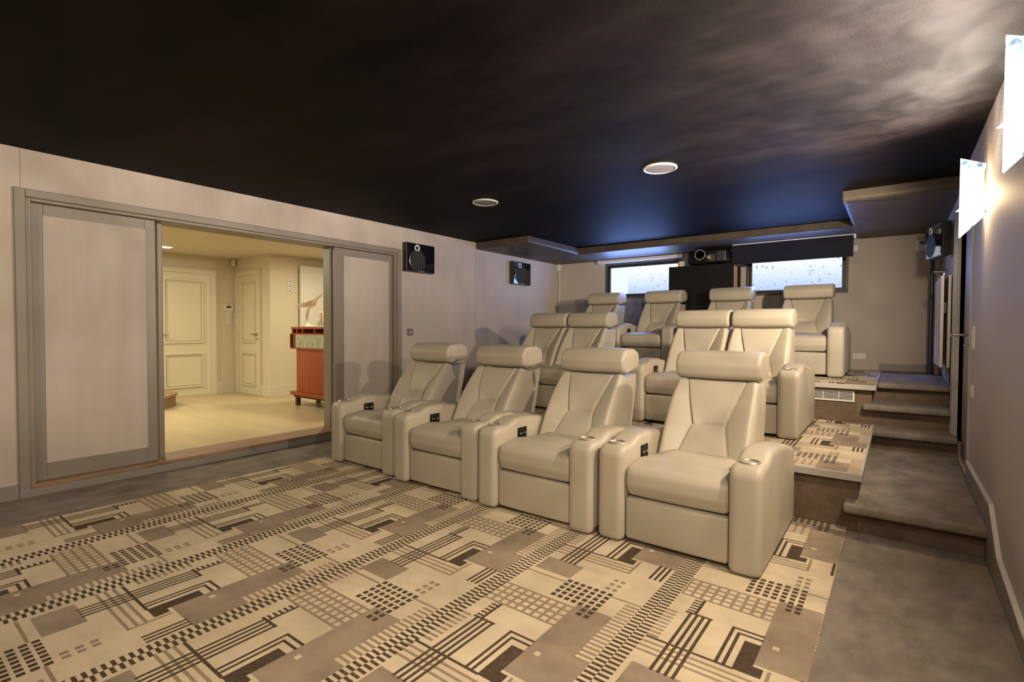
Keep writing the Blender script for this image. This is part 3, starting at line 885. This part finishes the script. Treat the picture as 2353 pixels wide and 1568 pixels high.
for x in (-.12, .26): link('ceiling_mount', bx(x, x+.04, .18, .22, .19, .219), M['black'], t)
for x in (-.15, .30): link('foot', bx(x, x+.03, .10, .34, -.016, .0), M['black'], t)
o = link('junction_box', box(B(), -.035, .035, -.03, .03, 0, .075, .004), M['offwhite'], loc=(-2.505, 7.37, 2.109)); tag(o, 'small pale box on the equipment cabinet left of the projector', 'box')

# small fittings on the back wall
plate('wall_box', 'small white box on the back wall beside the dark blind', 'box', -.435, YB-.012, 2.23, .05, .022, .075)
t = thing('wall_thermostat', 'white thermostat with dark display on the back wall near the right speaker', 'thermostat', (.21, YB, 2.207))
link('housing', box(B(), -.05, .05, -.025, 0, -.065, .065, .004), M['offwhite'], t)
link('display', bx(-.018, .035, -.028, -.025, .005, .048), M['lcd'], t)
t = thing('power_socket', 'white double power socket low on the back wall behind the last row', 'socket', (-.375, YB, .868))
link('socket_plate', box(B(), -.07, .07, -.010, 0, -.037, .037, .003), M['white'], t)
for x in (-.035, .035): link('socket_well', lathe(B(), [(.022, -.0105), (.020, -.012), (.017, -.0105), (.0, -.0102)], 'y', (x, 0, 0), 20), M['offwhite'], t)
struct('baseboard_back', bx(SX, XR, YB-.015, YB, P2, P2+.085), M['skirt'])
# floor vent
t = thing('vent_grille', 'white ventilation grille in the brown riser below the back row', 'vent', (-.80, 5.614, .585))
bm = B(); w, h = .50, .10
for a in ((0, w, -h/2, -h/2+.012), (0, w, h/2-.012, h/2), (0, .014, -h/2+.012, h/2-.012), (w-.014, w, -h/2+.012, h/2-.012), (.125, .129, -.038, .038), (.25, .254, -.038, .038), (.375, .379, -.038, .038)):
    box(bm, a[0], a[1], -.006, .004, a[2], a[3])
link('grille_frame', bm, M['white'], t)
for k in range(6):
    link('slat', bx(.014, w-.014, -.003, .003, -.034+k*.0125, -.034+k*.0125+.0042), M['white'], t)
link('duct_back', bx(.004, w-.004, .0042, .0046, -h/2+.004, h/2-.004), M['black'], t)

# ceiling speakers
t = thing('ceiling_speaker', 'round ceiling speaker with pale ring, nearer the stairs side', 'speaker', (-1.472, 3.81, ZC), 0, 'round ceiling speakers')
link('ring', lathe(B(), [(.128, 0), (.128, -.010), (.118, -.014), (.110, -.010), (.110, 0)], 'z', n=48), M['spk_ring'], t)
link('grille', lathe(B(), [(.110, -.004), (.108, -.009), (.06, -.011), (.0, -.012)], 'z', n=40), M['spk_grille'], t, smooth=True)
dup(t, (-3.235, 3.82, ZC), 'round ceiling speaker with pale ring, nearer the doorway wall', 'round ceiling speakers')

# ------------------------------------------------------------------ right wall: sconces, door, radiator
def sconce(y, z, label):
    t = thing('wall_sconce', label, 'lamp', (XR, y, z), 0, 'lit glass wall sconces on the right wall')
    # folded glass: a tall fin standing off the wall, sloping top and bottom
    bm = extrude_poly(B(), [(-.118, 0, -.235), (-.118, 0, .235), (-.006, .0, .185), (-.006, .0, -.105)], (0, .010, 0))
    link('glass_shade', bm, M['sconce_glass'], t)
    bm = extrude_poly(B(), [(-.118, .012, -.235), (-.118, .012, .235), (-.006, .13, .185), (-.006, .13, -.105)], (.006, .008, 0))
    link('rear_glass', bm, M['sconce_glass'], t)
    bm = extrude_poly(B(), [(-.135, .018, -.075), (-.105, .018, -.045), (-.105, .018, -.078)], (0, .006, 0))
    link('glass_clip', bm, M['sconce_glass'], t)
    link('wall_plate', box(B(), -.012, 0, -.004, .11, -.09, .15, .004), M['steel'], t)
    link('bulb', lathe(B(), [(.0, -.05), (.016, -.045), (.020, 0), (.016, .045), (.0, .05)], 'z', (-.055, .055, .02), 20), M['bulb'], t, smooth=True)
    return t
M['bulb'] = emis('bulb', (1, .80, .52), 30)
sconce(2.44, 1.985, 'nearest glowing glass wall sconce, cut by the right photo edge')
sconce(4.02, 1.985, 'glowing glass wall sconce further along the right wall by the door')

# door in the right wall
bm = B()
box(bm, XR-.022, XR+.04, DY1, DY1+.30, .30, 2.20, .004); box(bm, XR-.034, XR-.02, DY1+.05, DY1+.07, .30, 2.20); box(bm, XR-.034, XR-.02, DY1+.19, DY1+.21, .30, 2.2)
box(bm, XR-.012, XR+.05, DY0-.05, DY0, .182, 2.20, .004); box(bm, XR-.02, XR+.04, DY0-.05, DY1+.30, 2.12, 2.20, .004)
struct('trim_5', bm, M['board_edge'], 'pale grey casing of the recessed door on the right')
t = thing('door_7', 'recessed grey door in the right wall with lever handle', 'door', (XR+.025, DY0, DZ0)); t['kind'] = 'structure'
link('door_leaf', box(B(), 0, .04, .005, DY1-DY0-.005, .004, DZ1-DZ0-.004), M['frame'], t)
bm = B(); hy, hz = .40, .985
lathe(bm, [(.024, 0), (.024, -.008), (.012, -.012), (.011, -.09)], 'x', (0, hy, hz), 18)
tube(bm, [(-.088, hy, hz), (-.095, hy+.03, hz), (-.093, hy+.13, hz-.004)], [.010, .009, .011], 10)
lathe(bm, [(.018, 0), (.018, -.010), (.008, -.014), (.007, -.03)], 'x', (0, hy, hz-.08), 16)
link('door_handle', bm, M['chrome'], t)
for z, hh, lab in ((1.15, .15, 'pale light switch on the right wall beside the door casing'), (.805, .075, 'small pale socket on the right wall below the light switch')):
    o = link('wall_switch', box(B(), -.010, 0, -.04, .04, -hh/2, hh/2, .003), M['white'], loc=(XR, 4.40, z)); tag(o, lab, 'switch')
    link('rocker', box(B(), -.015, -.010, -.02, .02, -hh/3, hh/3, .002), M['offwhite'], o)
# sloping skirting on the right wall
bm = extrude_poly(B(), [(XR, YF, 0), (XR, YF, .085), (XR, 2.6, .088), (XR, 3.18, .145), (XR, 3.46, .318), (XR, 4.55, .310), (XR, 4.55, .182), (XR, 3.52, .182), (XR, 3.52, 0)], (-.016, 0, 0))
o = struct('baseboard_right', bm, M['skirt'])
bm = B()
pts = [(YF, .085), (2.6, .088), (3.18, .145), (3.46, .318), (4.55, .310)]
for i in range(len(pts)-1):
    a, b = pts[i], pts[i+1]
    extrude_poly(bm, [(XR-.019, a[0], a[1]), (XR-.019, a[0], a[1]+.010), (XR-.019, b[0], b[1]+.010), (XR-.019, b[0], b[1])], (.019, 0, 0))
link('baseboard_cap', bm, M['skirt_top'], o)
bm = extrude_poly(B(), [(XR, 5.72, .37), (XR, 5.72, .47), (XR, 6.2, .86), (XR, 6.55, .86), (XR, 6.55, .70), (XR, 5.92, .70), (XR, 5.90, .53), (XR, 5.72, .53)], (-.012, 0, 0))
struct('trim_6', bm, M['skirt'], 'sloping stair skirting beyond the right door')
# radiator on the right wall, at the top of the steps
t = thing('panel_radiator', 'narrow pale panel radiator on the right wall at the top of the steps', 'radiator', (XR-.003, 6.02, .86))
for x in (-.085, -.035): link('radiator_panel', box(B(), x, x+.022, 0, .90, 0, .84, .004), M['offwhite'], t)
bm = B(); cyl(bm, (-.03, .05, .875), (-.13, .05, .875), .010); cyl(bm, (-.085, .05, .875), (-.14, .05, .875), .016); cyl(bm, (-.06, .05, .84), (-.06, .05, .875), .009)
link('radiator_valve', bm, M['chrome'], t)
for y in (.2, .7): link('bracket', bx(-.063, 0, y, y+.04, .5, .6), M['dark_pipe'], t)
t = thing('heating_pipes', 'dark and pale vertical heating pipes in the right back corner', 'pipe', (.30, 7.35, P2))
link('pipe', cyl(B(), (0, 0, 0), (0, 0, 1.62), .022), M['dark_pipe'], t, smooth=True)
link('pipe', cyl(B(), (.06, .05, 0), (.06, .05, 1.62), .022), M['pipe'], t, smooth=True)

# ------------------------------------------------------------------ lights
def point(name, loc, col, watt, r=.05):
    l = bpy.data.lights.new(name, 'POINT'); l.color = col; l.energy = watt; l.shadow_soft_size = r
    o = bpy.data.objects.new(name, l); C.objects.link(o); o.location = loc; return o
def area(name, loc, rot, sx, sy_, col, watt):
    l = bpy.data.lights.new(name, 'AREA'); l.shape = 'RECTANGLE'; l.size = sx; l.size_y = sy_; l.color = col; l.energy = watt
    o = bpy.data.objects.new(name, l); C.objects.link(o); o.location = loc; o.rotation_euler = rot; return o
WARM = (1, .83, .62)
def spot(name, loc, tgt, col, watt, ang, blend=.6, r=.08):
    l = bpy.data.lights.new(name, 'SPOT'); l.color = col; l.energy = watt; l.shadow_soft_size = r
    l.spot_size = math.radians(ang); l.spot_blend = blend
    o = bpy.data.objects.new(name, l); C.objects.link(o); o.location = loc
    o.rotation_euler = (Vector(tgt)-Vector(loc)).to_track_quat('-Z', 'Y').to_euler(); return o
def rippled(o, scale, lo, hi):
    """light thrown through rippled art glass: uneven with direction"""
    l = o.data; l.use_nodes = True; nt = l.node_tree
    e = nt.nodes['Emission']
    tc = nt.nodes.new('ShaderNodeTexCoord'); nz = nt.nodes.new('ShaderNodeTexNoise')
    nz.inputs['Scale'].default_value = scale; nz.inputs['Detail'].default_value = 5; nz.inputs['Roughness'].default_value = .65
    nz.inputs['Distortion'].default_value = .8
    mr = nt.nodes.new('ShaderNodeMapRange'); mr.inputs['From Min'].default_value = .38; mr.inputs['From Max'].default_value = .68
    mr.inputs['To Min'].default_value = lo; mr.inputs['To Max'].default_value = hi
    nt.links.new(tc.outputs['Normal'], nz.inputs['Vector']); nt.links.new(nz.outputs['Fac'], mr.inputs['Value']); nt.links.new(mr.outputs['Result'], e.inputs['Strength'])
for y in (2.44, 4.02):
    point('sconce_glow', (XR-.075, y-.05, 1.97), (1, .68, .36), 15, .05)
    back = y > 3
    rippled(spot('sconce_light', (XR-.13, y+(.16 if back else -.03), 1.98), (-3.0, y+(.9 if back else -.3), .8), WARM, 150 if back else 150, 158, .7, .05), 5.0, .72, 1.28)
rippled(spot('sconce_light', (XR-.13, 4.22, 1.98), (-2.3, 7.7, 1.2), WARM, 200, 88, .9, .05), 5.0, .8, 1.2)
rippled(spot('sconce_uplight', (XR-.14, 2.42, 1.80), (-.30, 2.75, 2.46), (1, .88, .76), 520, 125, 1.0, .02), 5.0, .5, 1.4)
rippled(spot('sconce_uplight', (XR-.14, 4.00, 1.80), (-.45, 3.35, 2.46), (1, .86, .72), 540, 120, 1.0, .02), 5.0, .5, 1.4)
for y in (.86, -.72):
    rippled(spot('sconce_light', (XR-.13, y, 1.98), (-3.0, y+.9, .7), WARM, 110, 158, .7, .05), 5.0, .7, 1.3)
# added fill spots, unseen above and behind the viewpoint, to brighten seats and wall
for x, y, tx, ty in ((-.6, -.9, -1.2, 2.6), (-2.6, -1.2, -2.7, 2.6), (-3.6, -.6, -4.4, 2.4)):
    spot('fill_spot', (x, y, 2.40), (tx, ty, .4), (1, .84, .64), 45, 105)
rippled(spot('fill_spot', (-1.2, -.4, 2.40), (-1.6, 1.30, 0), (1, .80, .52), 70, 62, 1.0), 8.0, .5, 1.5)  # added spot that makes a bright pool on the front carpet
# hall lamps
for x, y in ((-7.0, 2.2), (-6.6, 4.6), (-8.4, 1.6)):
    area('hall_downlight', (x, y, HZ-.02), (0, 0, 0), .25, .25, (1, .90, .60), 38)
# daylight entering through the two rear windows
area('window_daylight', ((W1[0]+W1[1])/2-.1, YB-.12, 1.95), (-PI/2-.4, 0, 0), 1.0, .42, (.22, .38, 1.0), 24)
area('window_daylight', ((W2[0]+W2[1])/2, 7.22, 1.88), (-PI/2-.4, 0, 0), 1.0, .34, (.22, .38, 1.0), 17)

spot('window_daylight', (-.62, 7.70, 1.95), (.12, 6.75, .70), (.24, .34, 1.0), 70, 46, .8, .15)
w = bpy.data.worlds.new('world'); S.world = w; w.use_nodes = True
w.node_tree.nodes['Background'].inputs['Color'].default_value = (.5, .6, .8, 1)
w.node_tree.nodes['Background'].inputs['Strength'].default_value = .15

S.view_settings.view_transform = 'Standard'; S.view_settings.look = 'None'
S.view_settings.exposure = 0.0; S.view_settings.gamma = 1.0
S.view_settings.use_curve_mapping = False
S.cycles.use_denoising = True
S.cycles.max_bounces = 8
S.cycles.sample_clamp_indirect = 6
